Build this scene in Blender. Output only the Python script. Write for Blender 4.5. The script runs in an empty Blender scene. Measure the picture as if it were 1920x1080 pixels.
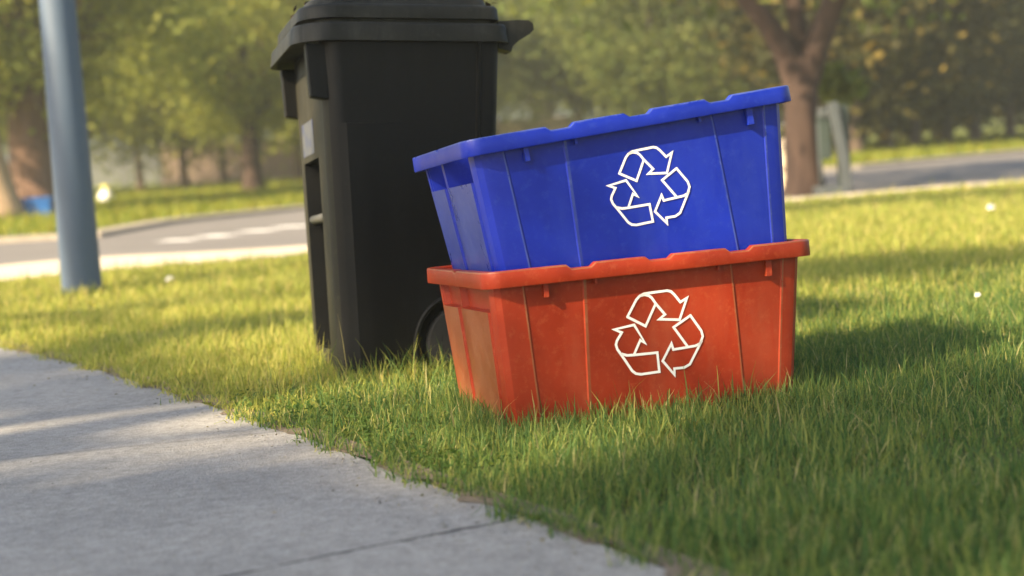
import bpy, bmesh, math, random
import numpy as np
from mathutils import Vector, Matrix, Euler
random.seed(7)
rng = np.random.default_rng(7)
SC = bpy.context.scene
COL = SC.collection

# ------------------------------------------------------------------ camera, sky, sun, exposure
FPX, PITCH, ROLL, CAMH = 3055.6, 0.0893, 0.0637, 0.58
_c, _s = math.cos(PITCH), math.sin(PITCH)
FW = Vector((0, _c, -_s)); UP0 = Vector((0, _s, _c)); RT0 = Vector((1, 0, 0))
RT = RT0 * math.cos(ROLL) - UP0 * math.sin(ROLL)
UP = RT0 * math.sin(ROLL) + UP0 * math.cos(ROLL)
CAMP = Vector((0, 0, CAMH))
cam = bpy.data.cameras.new("camera")
camo = bpy.data.objects.new("camera", cam); COL.objects.link(camo)
M = Matrix.Identity(4)
for i in range(3):
    M[i][0], M[i][1], M[i][2], M[i][3] = RT[i], UP[i], -FW[i], CAMP[i]
camo.matrix_world = M
cam.sensor_width = 36.0
cam.lens = 36.0 * FPX / 1920.0
cam.clip_start = 0.05; cam.clip_end = 1000
cam.dof.use_dof = True
cam.dof.focus_distance = 3.40
cam.dof.aperture_fstop = 2.6
cam.dof.aperture_blades = 0
SC.camera = camo

SUN_AZ = Vector((-0.77, -0.64, 0)).normalized()
SUN_EL = math.radians(34)
SUND = Vector((SUN_AZ.x * math.cos(SUN_EL), SUN_AZ.y * math.cos(SUN_EL), math.sin(SUN_EL)))
world = bpy.data.worlds.new("World"); SC.world = world
world.use_nodes = True
wn = world.node_tree; bg = wn.nodes["Background"]
sky = wn.nodes.new("ShaderNodeTexSky"); sky.sky_type = 'NISHITA'; sky.sun_disc = False
sky.sun_elevation = SUN_EL; sky.sun_rotation = math.atan2(SUND.x, SUND.y)
sky.air_density = 1.0; sky.dust_density = 2.5
wn.links.new(sky.outputs[0], bg.inputs[0]); bg.inputs[1].default_value = 0.095
sun = bpy.data.lights.new("sun", 'SUN'); sun.energy = 5.0; sun.angle = math.radians(0.9)
sun.color = (1.0, 0.80, 0.52)
suno = bpy.data.objects.new("sun", sun); COL.objects.link(suno)
suno.rotation_euler = SUND.to_track_quat('Z', 'Y').to_euler()
suno.location = (-20, -4, 15)
SC.view_settings.view_transform = 'Standard'; SC.view_settings.look = 'None'
SC.view_settings.gamma = 1.0; SC.view_settings.use_curve_mapping = False
SC.view_settings.exposure = 1.65
SC.render.engine = 'CYCLES'
SC.cycles.max_bounces = 6; SC.cycles.transparent_max_bounces = 4
SC.cycles.use_denoising = True

# ------------------------------------------------------------------ helpers
def at(px, py, z=0.0):
    """ground point seen at pixel (px,py) of the 1920 wide photograph"""
    d = FW + RT * ((px - 960) / FPX) + UP * ((540 - py) / FPX)
    t = (z - CAMH) / d.z
    return CAMP + d * t
def at_y(px, py, y):
    d = FW + RT * ((px - 960) / FPX) + UP * ((540 - py) / FPX)
    return CAMP + d * (y / d.y)
def tag(o, label=None, cat=None, group=None, kind=None):
    if label: o["label"] = label
    if cat: o["category"] = cat
    if group: o["group"] = group
    if kind: o["kind"] = kind
    return o
def empty(name, loc=(0, 0, 0), rot=(0, 0, 0)):
    o = bpy.data.objects.new(name, None); COL.objects.link(o)
    o.location = loc; o.rotation_euler = rot; o.empty_display_size = .1
    return o
def mesh_obj(name, verts, faces, mat=None, parent=None, smooth=False, angle=None):
    me = bpy.data.meshes.new(name); me.from_pydata([tuple(v) for v in verts], [], faces)
    me.validate(); me.update()
    if mat: me.materials.append(mat)
    o = bpy.data.objects.new(name, me); COL.objects.link(o)
    if parent: o.parent = parent
    if smooth or angle:
        me.polygons.foreach_set("use_smooth", [True] * len(me.polygons))
        if angle: me.set_sharp_from_angle(angle=math.radians(angle))
    return o
class MB:
    def __init__(s): s.v = []; s.f = []
    def add(s, v, f):
        n = len(s.v); s.v += [tuple(p) for p in v]; s.f += [tuple(i + n for i in q) for q in f]
    def loft(s, rings, cap0=True, cap1=True, closed_rings=False):
        n = len(rings[0]); v = [p for r in rings for p in r]; f = []
        m = len(rings)
        for a in range(m if closed_rings else m - 1):
            b = (a + 1) % m
            for i in range(n):
                j = (i + 1) % n
                f.append((a * n + i, a * n + j, b * n + j, b * n + i))
        if cap0: f.append(tuple(range(n - 1, -1, -1)))
        if cap1: f.append(tuple((m - 1) * n + i for i in range(n)))
        s.add(v, f)
    def box(s, lo, hi, T=None):
        x0, y0, z0 = lo; x1, y1, z1 = hi
        v = [(x0,y0,z0),(x1,y0,z0),(x1,y1,z0),(x0,y1,z0),(x0,y0,z1),(x1,y0,z1),(x1,y1,z1),(x0,y1,z1)]
        if T: v = [T(p) for p in v]
        s.add(v, [(3,2,1,0),(4,5,6,7),(0,1,5,4),(1,2,6,5),(2,3,7,6),(3,0,4,7)])
    def tube(s, pts, rad, seg=10, cap=True, wob=0.0):
        pts = [Vector(p) for p in pts]; rings = []
        prev = None
        for i, p in enumerate(pts):
            t = (pts[min(i + 1, len(pts) - 1)] - pts[max(i - 1, 0)]).normalized()
            if prev is None:
                a = t.orthogonal().normalized()
            else:
                a = (prev - t * prev.dot(t)).normalized()
            prev = a; b = t.cross(a)
            r = rad[i] if isinstance(rad, (list, tuple)) else rad
            rings.append([p + (a * math.cos(k / seg * 2 * math.pi) + b * math.sin(k / seg * 2 * math.pi)) * r *
                          (1 + wob * random.uniform(-1, 1)) for k in range(seg)])
        s.loft(rings, cap, cap)
    def lathe(s, prof, axis_o, axis_d, seg=32):
        d = Vector(axis_d).normalized(); a = d.orthogonal().normalized(); b = d.cross(a); o = Vector(axis_o)
        rings = [[o + d * h + (a * math.cos(k / seg * 2 * math.pi) + b * math.sin(k / seg * 2 * math.pi)) * r for k in range(seg)] for r, h in prof]
        s.loft(rings)
    def build(s, name, mat, parent=None, smooth=False, angle=None):
        return mesh_obj(name, s.v, s.f, mat, parent, smooth, angle)
def np_mesh(name, V, F, mat, k=4, smooth=False):
    me = bpy.data.meshes.new(name)
    me.vertices.add(len(V)); me.vertices.foreach_set("co", np.ascontiguousarray(V, dtype=np.float32).ravel())
    nf = len(F); me.loops.add(nf * k); me.loops.foreach_set("vertex_index", np.ascontiguousarray(F, dtype=np.int32).ravel())
    me.polygons.add(nf); me.polygons.foreach_set("loop_start", np.arange(0, nf * k, k, dtype=np.int32))
    me.update(calc_edges=True)
    if smooth: me.polygons.foreach_set("use_smooth", np.ones(nf, dtype=bool))
    me.materials.append(mat)
    o = bpy.data.objects.new(name, me); COL.objects.link(o)
    return o
def bevel(o, w=.003, seg=2, ang=35):
    m = o.modifiers.new("bevel", 'BEVEL'); m.width = w; m.segments = seg
    m.limit_method = 'ANGLE'; m.angle_limit = math.radians(ang)
    return o

# ------------------------------------------------------------------ materials
def new_mat(name):
    m = bpy.data.materials.new(name); m.use_nodes = True
    nt = m.node_tree; b = nt.nodes["Principled BSDF"]
    return m, nt, b
def N(nt, t, **kw):
    n = nt.nodes.new(t)
    for k, v in kw.items():
        if k in n.inputs: n.inputs[k].default_value = v
        else: setattr(n, k, v)
    return n
def ramp(nt, src, stops):
    r = nt.nodes.new("ShaderNodeValToRGB")
    el = r.color_ramp.elements
    el[0].position, el[0].color = stops[0][0], (*stops[0][1], 1)
    el[1].position, el[1].color = stops[-1][0], (*stops[-1][1], 1)
    for p, c in stops[1:-1]:
        e = el.new(p); e.color = (*c, 1)
    nt.links.new(src, r.inputs[0]); return r
def tex(nt, scale, detail=4, rough=.55, coord='Object', dist=0.0, stretch=None):
    tc = nt.nodes.new("ShaderNodeTexCoord"); n = nt.nodes.new("ShaderNodeTexNoise")
    n.inputs["Scale"].default_value = scale; n.inputs["Detail"].default_value = detail
    n.inputs["Roughness"].default_value = rough; n.inputs["Distortion"].default_value = dist
    if stretch:
        mp = nt.nodes.new("ShaderNodeMapping"); mp.inputs["Scale"].default_value = stretch
        nt.links.new(tc.outputs[coord], mp.inputs[0]); nt.links.new(mp.outputs[0], n.inputs["Vector"])
    else:
        nt.links.new(tc.outputs[coord], n.inputs["Vector"])
    return n
def bump(nt, b, src, strength=.3, dist=.01, prev=None):
    bp = nt.nodes.new("ShaderNodeBump"); bp.inputs["Strength"].default_value = strength
    bp.inputs["Distance"].default_value = dist
    nt.links.new(src, bp.inputs["Height"])
    if prev: nt.links.new(prev.outputs[0], bp.inputs["Normal"])
    nt.links.new(bp.outputs[0], b.inputs["Normal"]); return bp
def plastic(name, c0, c1, rough=.38, grain=260, mottle=5.0, bs=.06, dust=None):
    m, nt, b = new_mat(name)
    n = tex(nt, mottle, 8, .68, dist=.4)
    r = ramp(nt, n.outputs["Fac"], [(.3, c0), (.7, c1)])
    out = r.outputs[0]
    if dust:                                   # fine dry scuffs and specks
        n3 = tex(nt, 60, 6, .75)
        f = ramp(nt, n3.outputs["Fac"], [(.53, (0, 0, 0)), (.78, (.6, .6, .6))])
        mx = nt.nodes.new("ShaderNodeMixRGB"); mx.inputs[2].default_value = (*dust, 1)
        nt.links.new(f.outputs[0], mx.inputs[0]); nt.links.new(out, mx.inputs[1]); out = mx.outputs[0]
    nt.links.new(out, b.inputs["Base Color"])
    rr = ramp(nt, n.outputs["Fac"], [(.3, (rough - .08,) * 3), (.75, (rough + .14,) * 3)])
    nt.links.new(rr.outputs[0], b.inputs["Roughness"])
    n2 = tex(nt, grain, 3, .6)
    bp = bump(nt, b, n2.outputs["Fac"], bs, .001)
    n4 = tex(nt, 9, 2, .5)
    bump(nt, b, n4.outputs["Fac"], .12, .006, bp)
    return m
MAT = {}
MAT['red'] = plastic("red_plastic", (.22, .0175, .0045), (.36, .036, .0085), .42, dust=(.42, .10, .04))
MAT['blue'] = plastic("blue_plastic", (.002, .013, .26), (.0045, .022, .37), .36, dust=(.03, .06, .38))
MAT['red_scuff_glint'] = plastic("rubbed_highlight_red_plastic", (.24, .030, .009), (.32, .110, .045), .38, mottle=7, dust=(.42, .19, .11))
MAT['blue_scuff_glint'] = plastic("rubbed_highlight_blue_plastic", (.004, .020, .28), (.050, .080, .33), .30, mottle=7, dust=(.14, .18, .40))
MAT['dusty_lit'] = plastic("dusty_sunlit_plastic", (.014, .0135, .009), (.030, .028, .017), .6, 200, 5.0, .1, dust=(.06, .055, .036))  # dusty black, paled towards olive to paint sunlight on the bin's front faces
MAT['black'] = plastic("black_plastic", (.0018, .0019, .0019), (.0036, .0037, .0035), .46, 200, 3.0, .1, dust=(.010, .010, .0085))
MAT['lidblack'] = plastic("lid_plastic", (.009, .010, .0085), (.020, .0205, .017), .52, 200, 7.0, .12, dust=(.045, .045, .038))
for k in ('black', 'lidblack', 'dusty_lit', 'red', 'blue'): MAT[k].node_tree.nodes["Principled BSDF"].inputs["Specular IOR Level"].default_value = {"red": .30, "blue": .42}.get(k, .20)
MAT['rubber'] = plastic("rubber", (.012, .012, .012), (.022, .022, .022), .75)
def simple(name, col, rough=.5, mott=.15, scale=8, metallic=0.0):
    m, nt, b = new_mat(name)
    n = tex(nt, scale, 6, .6)
    r = ramp(nt, n.outputs["Fac"], [(.3, tuple(c * (1 - mott) for c in col)), (.7, tuple(min(1, c * (1 + mott)) for c in col))])
    nt.links.new(r.outputs[0], b.inputs["Base Color"]); b.inputs["Roughness"].default_value = rough
    b.inputs["Metallic"].default_value = metallic
    n2 = tex(nt, scale * 12, 3); bump(nt, b, n2.outputs["Fac"], .1, .004)
    return m
MAT['rubber'].node_tree.nodes["Principled BSDF"].inputs["Specular IOR Level"].default_value = .2
def streaks(m, col, amt):
    """old rain streaks and dry dust down the faces of the bin"""
    nt = m.node_tree; b = nt.nodes["Principled BSDF"]
    src = b.inputs["Base Color"].links[0].from_socket
    n = tex(nt, 16, 6, .65, stretch=(1, 1, .10), dist=.3); n2 = tex(nt, 2.2, 5, .6)
    mu = nt.nodes.new("ShaderNodeMath"); mu.operation = 'MULTIPLY'
    a_ = ramp(nt, n.outputs["Fac"], [(.45, (0, 0, 0)), (.75, (1, 1, 1))]); c_ = ramp(nt, n2.outputs["Fac"], [(.42, (0, 0, 0)), (.68, (amt,) * 3)])
    nt.links.new(a_.outputs[0], mu.inputs[0]); nt.links.new(c_.outputs[0], mu.inputs[1])
    mx = nt.nodes.new("ShaderNodeMixRGB"); mx.inputs[2].default_value = (*col, 1)
    nt.links.new(mu.outputs[0], mx.inputs[0]); nt.links.new(src, mx.inputs[1]); nt.links.new(mx.outputs[0], b.inputs["Base Color"])
streaks(MAT['black'], (.022, .022, .020), .7); streaks(MAT['lidblack'], (.085, .083, .07), .9); streaks(MAT['dusty_lit'], (.06, .055, .035), .8)
streaks(MAT['red'], (.34, .11, .055), .5); streaks(MAT['blue'], (.03, .06, .36), .5)
MAT['white_ink'] = simple("white_ink", (.86, .86, .85), .5, .04, 40)
MAT['pole'] = simple("pole_paint", (.072, .106, .160), .5, .06, 3)
MAT['sticker'] = None
MAT['bluebin2'] = simple("faded_blue_plastic", (.02, .13, .42), .45)
MAT['bag'] = simple("white_film", (.75, .75, .72), .4, .05)
MAT['yellow'] = simple("sunlit_yellow_film", (.70, .66, .12), .4, .05)  # yellow tint paints the sunlight on top of the white bag
MAT['greenmetal'] = simple("green_metal", (.035, .050, .045), .5)
MAT['greymetal'] = simple("grey_metal", (.062, .072, .078), .5)
MAT['cream'] = simple("cream_render", (.62, .50, .36), .85)
MAT['pinkwall'] = simple("pink_brick", (.26, .19, .15), .9, .2, 14)
MAT['paleconc'] = simple("pale_concrete", (.55, .47, .36), .9, .12, 10)
MAT['kerb'] = simple("kerb_concrete", (.30, .26, .205), .9, .15, 6)
MAT['greyfence'] = simple("blue_grey_boards", (.13, .138, .142), .8, .15, 6)

def leaf_mat(name, cols, trans=.45, seedscale=1.0):
    m, nt, b = new_mat(name)
    g = nt.nodes.new("ShaderNodeNewGeometry")
    r = ramp(nt, g.outputs["Random Per Island"], cols)
    r.color_ramp.interpolation = 'LINEAR'
    nt.links.new(r.outputs[0], b.inputs["Base Color"]); b.inputs["Roughness"].default_value = .5
    b.inputs["Specular IOR Level"].default_value = .12
    tr = nt.nodes.new("ShaderNodeBsdfTranslucent")
    hs = nt.nodes.new("ShaderNodeHueSaturation"); hs.inputs["Hue"].default_value = .485
    hs.inputs["Saturation"].default_value = 1.1; hs.inputs["Value"].default_value = 1.5
    nt.links.new(r.outputs[0], hs.inputs["Color"]); nt.links.new(hs.outputs[0], tr.inputs["Color"])
    mx = nt.nodes.new("ShaderNodeMixShader"); mx.inputs[0].default_value = trans
    nt.links.new(b.outputs[0], mx.inputs[1]); nt.links.new(tr.outputs[0], mx.inputs[2])
    nt.links.new(mx.outputs[0], nt.nodes["Material Output"].inputs[0])
    return m
MAT['grass'] = leaf_mat("grass_blades", [(0, (.050, .115, .036)), (.35, (.095, .175, .050)), (.68, (.165, .235, .060)), (.92, (.30, .32, .085)), (1, (.48, .42, .20))], .46)
MAT['grass_sunlit'] = leaf_mat("sunlit_tint_grass", [(0, (.18, .235, .052)), (.35, (.31, .34, .072)), (.7, (.41, .42, .10)), (1, (.55, .46, .17))], .48)  # brighter, yellower copy of the blades that paints sunlight on the lawn
MAT['clover'] = leaf_mat("clover_leaves", [(0, (.045, .095, .02)), (.6, (.075, .13, .028)), (1, (.14, .18, .035))], .35)
MAT['farlawn'] = leaf_mat("far_grass", [(0, (.12, .17, .02)), (.5, (.19, .22, .03)), (1, (.30, .27, .05))], .4)
MAT['leaf_y'] = leaf_mat("yellow_green_leaves", [(0, (.16, .19, .045)), (.5, (.22, .25, .055)), (1, (.32, .32, .075))], .52)
MAT['leaf_g'] = leaf_mat("green_leaves", [(0, (.09, .12, .035)), (.5, (.125, .16, .045)), (1, (.20, .215, .06))], .50)
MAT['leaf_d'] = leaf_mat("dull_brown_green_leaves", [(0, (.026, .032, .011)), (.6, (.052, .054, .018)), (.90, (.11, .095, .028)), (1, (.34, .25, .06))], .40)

def bark(name, c0, c1, sc=7):
    m, nt, b = new_mat(name)
    n = tex(nt, sc, 8, .65, stretch=(1, 1, .22), dist=.6)
    r = ramp(nt, n.outputs["Fac"], [(.3, c0), (.7, c1)])
    nt.links.new(r.outputs[0], b.inputs["Base Color"]); b.inputs["Roughness"].default_value = .9
    bump(nt, b, n.outputs["Fac"], .8, .03); return m
MAT['bark'] = bark("red_brown_bark", (.030, .016, .011), (.070, .041, .030))
MAT['bark2'] = bark("grey_brown_bark", (.05, .033, .024), (.125, .088, .064))
MAT['bark4'] = bark("warm_brown_bark", (.085, .048, .032), (.21, .125, .088))
MAT['bark3'] = bark("pale_bark", (.22, .15, .09), (.42, .30, .19))

def ground_mat():
    m, nt, b = new_mat("soil_and_thatch")
    n = tex(nt, 2.2, 10, .7); n2 = tex(nt, 70, 4, .7)
    r = ramp(nt, n.outputs["Fac"], [(.3, (.055, .075, .018)), (.55, (.085, .100, .024)), (.75, (.115, .105, .035))])
    r2 = ramp(nt, n2.outputs["Fac"], [(.3, (.75, .75, .75)), (.7, (1.25, 1.25, 1.25))])
    mx = nt.nodes.new("ShaderNodeMixRGB"); mx.blend_type = 'MULTIPLY'; mx.inputs[0].default_value = 1
    nt.links.new(r.outputs[0], mx.inputs[1]); nt.links.new(r2.outputs[0], mx.inputs[2])
    nt.links.new(mx.outputs[0], b.inputs["Base Color"]); b.inputs["Roughness"].default_value = .95
    bump(nt, b, n2.outputs["Fac"], .8, .02); return m
MAT['ground'] = ground_mat()
def verge_mat():
    m, nt, b = new_mat("far_lawn_turf")
    n = tex(nt, .55, 8, .62); n2 = tex(nt, 22, 4, .7)
    r = ramp(nt, n.outputs["Fac"], [(.32, (.10, .145, .020)), (.5, (.17, .20, .028)), (.68, (.25, .24, .045))])
    r2 = ramp(nt, n2.outputs["Fac"], [(.3, (.7, .7, .7)), (.7, (1.3, 1.3, 1.3))])
    mx = nt.nodes.new("ShaderNodeMixRGB"); mx.blend_type = 'MULTIPLY'; mx.inputs[0].default_value = 1
    nt.links.new(r.outputs[0], mx.inputs[1]); nt.links.new(r2.outputs[0], mx.inputs[2])
    nt.links.new(mx.outputs[0], b.inputs["Base Color"]); b.inputs["Roughness"].default_value = .95
    bump(nt, b, n2.outputs["Fac"], .9, .05); return m
MAT['verge'] = verge_mat()
def asphalt_mat():
    m, nt, b = new_mat("asphalt")
    n = tex(nt, .8, 6, .6); n2 = tex(nt, 90, 3, .7)
    r = ramp(nt, n.outputs["Fac"], [(.3, (.135, .125, .118)), (.7, (.182, .169, .158))])
    nt.links.new(r.outputs[0], b.inputs["Base Color"]); b.inputs["Roughness"].default_value = .8
    bump(nt, b, n2.outputs["Fac"], .5, .01); return m
MAT['asphalt'] = asphalt_mat()
MAT['roadpaint'] = simple("road_paint", (.74, .73, .70), .7, .12, 5)
def concrete_mat(P0, P1, J0, J1):
    """broom-finished aggregate concrete with one ragged crack and one shallow joint"""
    m, nt, b = new_mat("footpath_concrete")
    big = tex(nt, 1.6, 8, .62); fine = tex(nt, 240, 3, .7); mid = tex(nt, 42, 5, .75)
    vor = nt.nodes.new("ShaderNodeTexVoronoi"); vor.inputs["Scale"].default_value = 190
    tc = nt.nodes.new("ShaderNodeTexCoord"); nt.links.new(tc.outputs["Object"], vor.inputs["Vector"])
    r = ramp(nt, big.outputs["Fac"], [(.28, (.250, .246, .238)), (.5, (.315, .308, .296)), (.72, (.372, .360, .340))])
    def mul(src, other):
        mx = nt.nodes.new("ShaderNodeMixRGB"); mx.blend_type = 'MULTIPLY'; mx.inputs[0].default_value = 1
        nt.links.new(src, mx.inputs[1]); nt.links.new(other, mx.inputs[2]); return mx.outputs[0]
    c = mul(r.outputs[0], ramp(nt, vor.outputs["Color"], [(.0, (.82, .82, .81)), (1, (1.15, 1.145, 1.14))]).outputs[0])
    c = mul(c, ramp(nt, mid.outputs["Fac"], [(.3, (.72, .71, .69)), (.62, (1.10, 1.10, 1.10))]).outputs[0])
    # ragged crack: distance to the line P0-P1, wobbled and broken by noise
    def line(P0, P1, wob, wobscale, width, lo, hi, dark):
        d = (Vector(P1) - Vector(P0)); L = d.length; d /= L
        n = Vector((-d.y, d.x))
        dot = nt.nodes.new("ShaderNodeVectorMath"); dot.operation = 'DOT_PRODUCT'; dot.inputs[1].default_value = (n.x, n.y, 0)
        nt.links.new(tc.outputs["Object"], dot.inputs[0])
        wn_ = tex(nt, wobscale, 6, .6)
        ma = nt.nodes.new("ShaderNodeMath"); ma.operation = 'MULTIPLY_ADD'; ma.inputs[1].default_value = wob
        nt.links.new(wn_.outputs["Fac"], ma.inputs[0]); nt.links.new(dot.outputs["Value"], ma.inputs[2])
        sb = nt.nodes.new("ShaderNodeMath"); sb.operation = 'SUBTRACT'; sb.inputs[1].default_value = P0[0] * n.x + P0[1] * n.y + wob * .5
        nt.links.new(ma.outputs[0], sb.inputs[0])
        ab = nt.nodes.new("ShaderNodeMath"); ab.operation = 'ABSOLUTE'; nt.links.new(sb.outputs[0], ab.inputs[0])
        wv = tex(nt, 26, 3, .7)
        dv = nt.nodes.new("ShaderNodeMath"); dv.operation = 'MULTIPLY_ADD'
        dv.inputs[1].default_value = width * 5; dv.inputs[2].default_value = -width * 1.9
        nt.links.new(wv.outputs["Fac"], dv.inputs[0])
        lt = nt.nodes.new("ShaderNodeMath"); lt.operation = 'SUBTRACT'; nt.links.new(ab.outputs[0], lt.inputs[0]); nt.links.new(dv.outputs[0], lt.inputs[1])
        return ramp(nt, lt.outputs[0], [(lo, (dark,) * 3), (hi, (1, 1, 1))])
    k = line(P0, P1, .05, 9, .0026, 0.0, .0022, .16)
    c = mul(c, k.outputs[0])
    j = line(J0, J1, .02, 3, .004, 0.0, .012, .80)
    c = mul(c, j.outputs[0])
    nt.links.new(c, b.inputs["Base Color"]); b.inputs["Roughness"].default_value = .88
    b1 = bump(nt, b, fine.outputs["Fac"], .55, .004)
    b2 = bump(nt, b, vor.outputs["Distance"], .35, .003, b1)
    b3 = bump(nt, b, mid.outputs["Fac"], .3, .006, b2)
    bump(nt, b, k.outputs[0], .6, .004, b3)
    return m
def dirt_mat():
    m, nt, b = new_mat("edge_dirt")
    n = tex(nt, 14, 8, .7); n2 = tex(nt, 160, 3, .7)
    r = ramp(nt, n.outputs["Fac"], [(.3, (.12, .09, .06)), (.6, (.22, .175, .125)), (.8, (.30, .25, .18))])
    nt.links.new(r.outputs[0], b.inputs["Base Color"]); b.inputs["Roughness"].default_value = .95
    bump(nt, b, n2.outputs["Fac"], .8, .008); return m
MAT['dirt'] = dirt_mat()
def sticker_mat():
    m, nt, b = new_mat("worn_sticker")
    n = tex(nt, 22, 4, .6)
    r = ramp(nt, n.outputs["Fac"], [(.38, (.03, .04, .10)), (.5, (.06, .068, .085)), (.7, (.085, .086, .088))])
    nt.links.new(r.outputs[0], b.inputs["Base Color"]); b.inputs["Roughness"].default_value = .55
    return m
MAT['sticker'] = sticker_mat()

# ------------------------------------------------------------------ setting: ground, road, footpath
def G(lst, z=0.0): return [at(x, y, z) for x, y in lst]
def extend(P, a=30, b=30):
    P = [Vector((p.x, p.y, 0)) for p in P]
    d0 = (P[0] - P[1]).normalized(); d1 = (P[-1] - P[-2]).normalized()
    return [P[0] + d0 * a] + P + [P[-1] + d1 * b]
def resample(P, n):
    P = [np.array(p[:2]) for p in P]; L = [0]
    for a, b in zip(P, P[1:]): L.append(L[-1] + np.linalg.norm(b - a))
    t = np.linspace(0, L[-1], n); A = np.array(P)
    return np.c_[np.interp(t, L, A[:, 0]), np.interp(t, L, A[:, 1])]
def sheet(name, A, B, z, mat, n=120, thick=0.0, kind="structure"):
    a = resample(A, n); b = resample(B, n); mb = MB(); v = []; f = []
    for p, q in zip(a, b): v += [(p[0], p[1], z), (q[0], q[1], z)]
    f = [(2 * i, 2 * i + 2, 2 * i + 3, 2 * i + 1) for i in range(n - 1)]
    if thick:
        k = len(v)
        for p, q in zip(a, b): v += [(p[0], p[1], z - thick), (q[0], q[1], z - thick)]
        for i in range(n - 1):
            f.append((2 * i, k + 2 * i, k + 2 * i + 2, 2 * i + 2)); f.append((2 * i + 1, 2 * i + 3, k + 2 * i + 3, k + 2 * i + 1))
    o = mesh_obj(name, v, f, mat)
    o.data.update()
    bm = bmesh.new(); bm.from_mesh(o.data); bmesh.ops.recalc_face_normals(bm, faces=bm.faces)
    up = sum(fc.normal.z * fc.calc_area() for fc in bm.faces)
    if up < 0: bmesh.ops.reverse_faces(bm, faces=bm.faces)
    bm.to_mesh(o.data); bm.free()
    return tag(o, kind=kind)

g = mesh_obj("ground", [(-400, -400, 0), (400, -400, 0), (400, 400, 0), (-400, 400, 0)], [(0, 1, 2, 3)], MAT['ground']); tag(g, kind="structure")
EDGE = extend(G([(0, 655), (150, 690), (330, 748), (450, 790), (560, 826), (700, 880), (850, 938), (1000, 988), (1130, 1038), (1250, 1084)]), 14, 3)
dE = (EDGE[0] - EDGE[-1]).normalized(); nE = Vector((dE.y, -dE.x, 0))
if nE.x > 0: nE = -nE
FAR_EDGE = [p + nE * 1.9 for p in EDGE]
def P2(px, py): p = at(px, py, .012); return (p.x, p.y)
MAT['concrete'] = concrete_mat(P2(470, 1070), P2(905, 984), P2(60, 856), P2(525, 808))
def wobble(P, amp, n=200):
    R = resample(P, n); t = np.arange(n)
    off = sum(amp / (k + 1) * np.sin(t * (0.31 + .47 * k) + k * 1.7) for k in range(4))
    return [Vector((r[0] + nE.x * o, r[1] + nE.y * o, 0)) for r, o in zip(R, off)]
sheet("footpath", EDGE, FAR_EDGE, .012, MAT['concrete'], 120, .08)
tag(sheet("soil", wobble([p + nE * .002 for p in EDGE], .013, 1400), [p - nE * .055 for p in EDGE], .0135, MAT['dirt'], 1400), kind="structure")

PATH_N = G([(-200, 562), (0, 534), (100, 523), (250, 508), (352, 500), (470, 492), (560, 484)])
PATH_F = G([(-200, 526), (0, 503), (109, 493), (192, 487), (337, 480), (450, 475), (560, 468)])
R_NEAR = G([(560, 484), (760, 462), (1080, 424), (1350, 393), (1600, 371), (1750, 358), (1920, 346)])
R_FAR = G([(-100, 464), (0, 457), (109, 450), (187, 446), (332, 419), (560, 395), (820, 372), (1080, 351), (1350, 332), (1595, 318), (1750, 303), (1920, 287)])
NEARLINE = extend(PATH_N + R_NEAR[1:], 12, 40)
KERBLINE = extend(PATH_F[:-1] + G([(760, 452), (1080, 416), (1350, 386.5), (1600, 366), (1750, 353.5), (1920, 342)]), 12, 40)
FARLINE = extend(R_FAR, 30, 50)
sheet("gutter_strip", NEARLINE, KERBLINE, .020, MAT['paleconc'], 160, .03)
sheet("road", [p for p in KERBLINE], FARLINE, .004, MAT['asphalt'], 200)
def offs(P, d):
    out = []
    for i, p in enumerate(P):
        t = (P[min(i + 1, len(P) - 1)] - P[max(i - 1, 0)]).normalized()
        out.append(p + Vector((-t.y, t.x, 0)) * d)
    return out
KERB_IN = offs(FARLINE, .28)
VERGE_Z = .045
sheet("kerb", FARLINE, KERB_IN, VERGE_Z, MAT['kerb'], 200, .10)
sheet("verge", KERB_IN, [p + Vector((0, 120, 0)) for p in KERB_IN], VERGE_Z - .004, MAT['verge'], 120)
mb = MB()
for (x0, y0), (x1, y1) in (((306, 454), (363, 447)), ((370, 446), (441, 438)), ((454, 436), (513, 429)), ((519, 428), (575, 421)), ((590, 420), (650, 413))):
    a = at(x0, y0, .008); b = at(x1, y1, .008); a, b = a.lerp(b, .20), a.lerp(b, .80); d = (b - a).normalized(); n = Vector((-d.y, d.x, 0)) * .17
    v = [a - n, b - n, b + n, a + n]; mb.add(v, [(0, 1, 2, 3)])
tag(mb.build("road_marking", MAT['roadpaint']), kind="structure")

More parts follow.
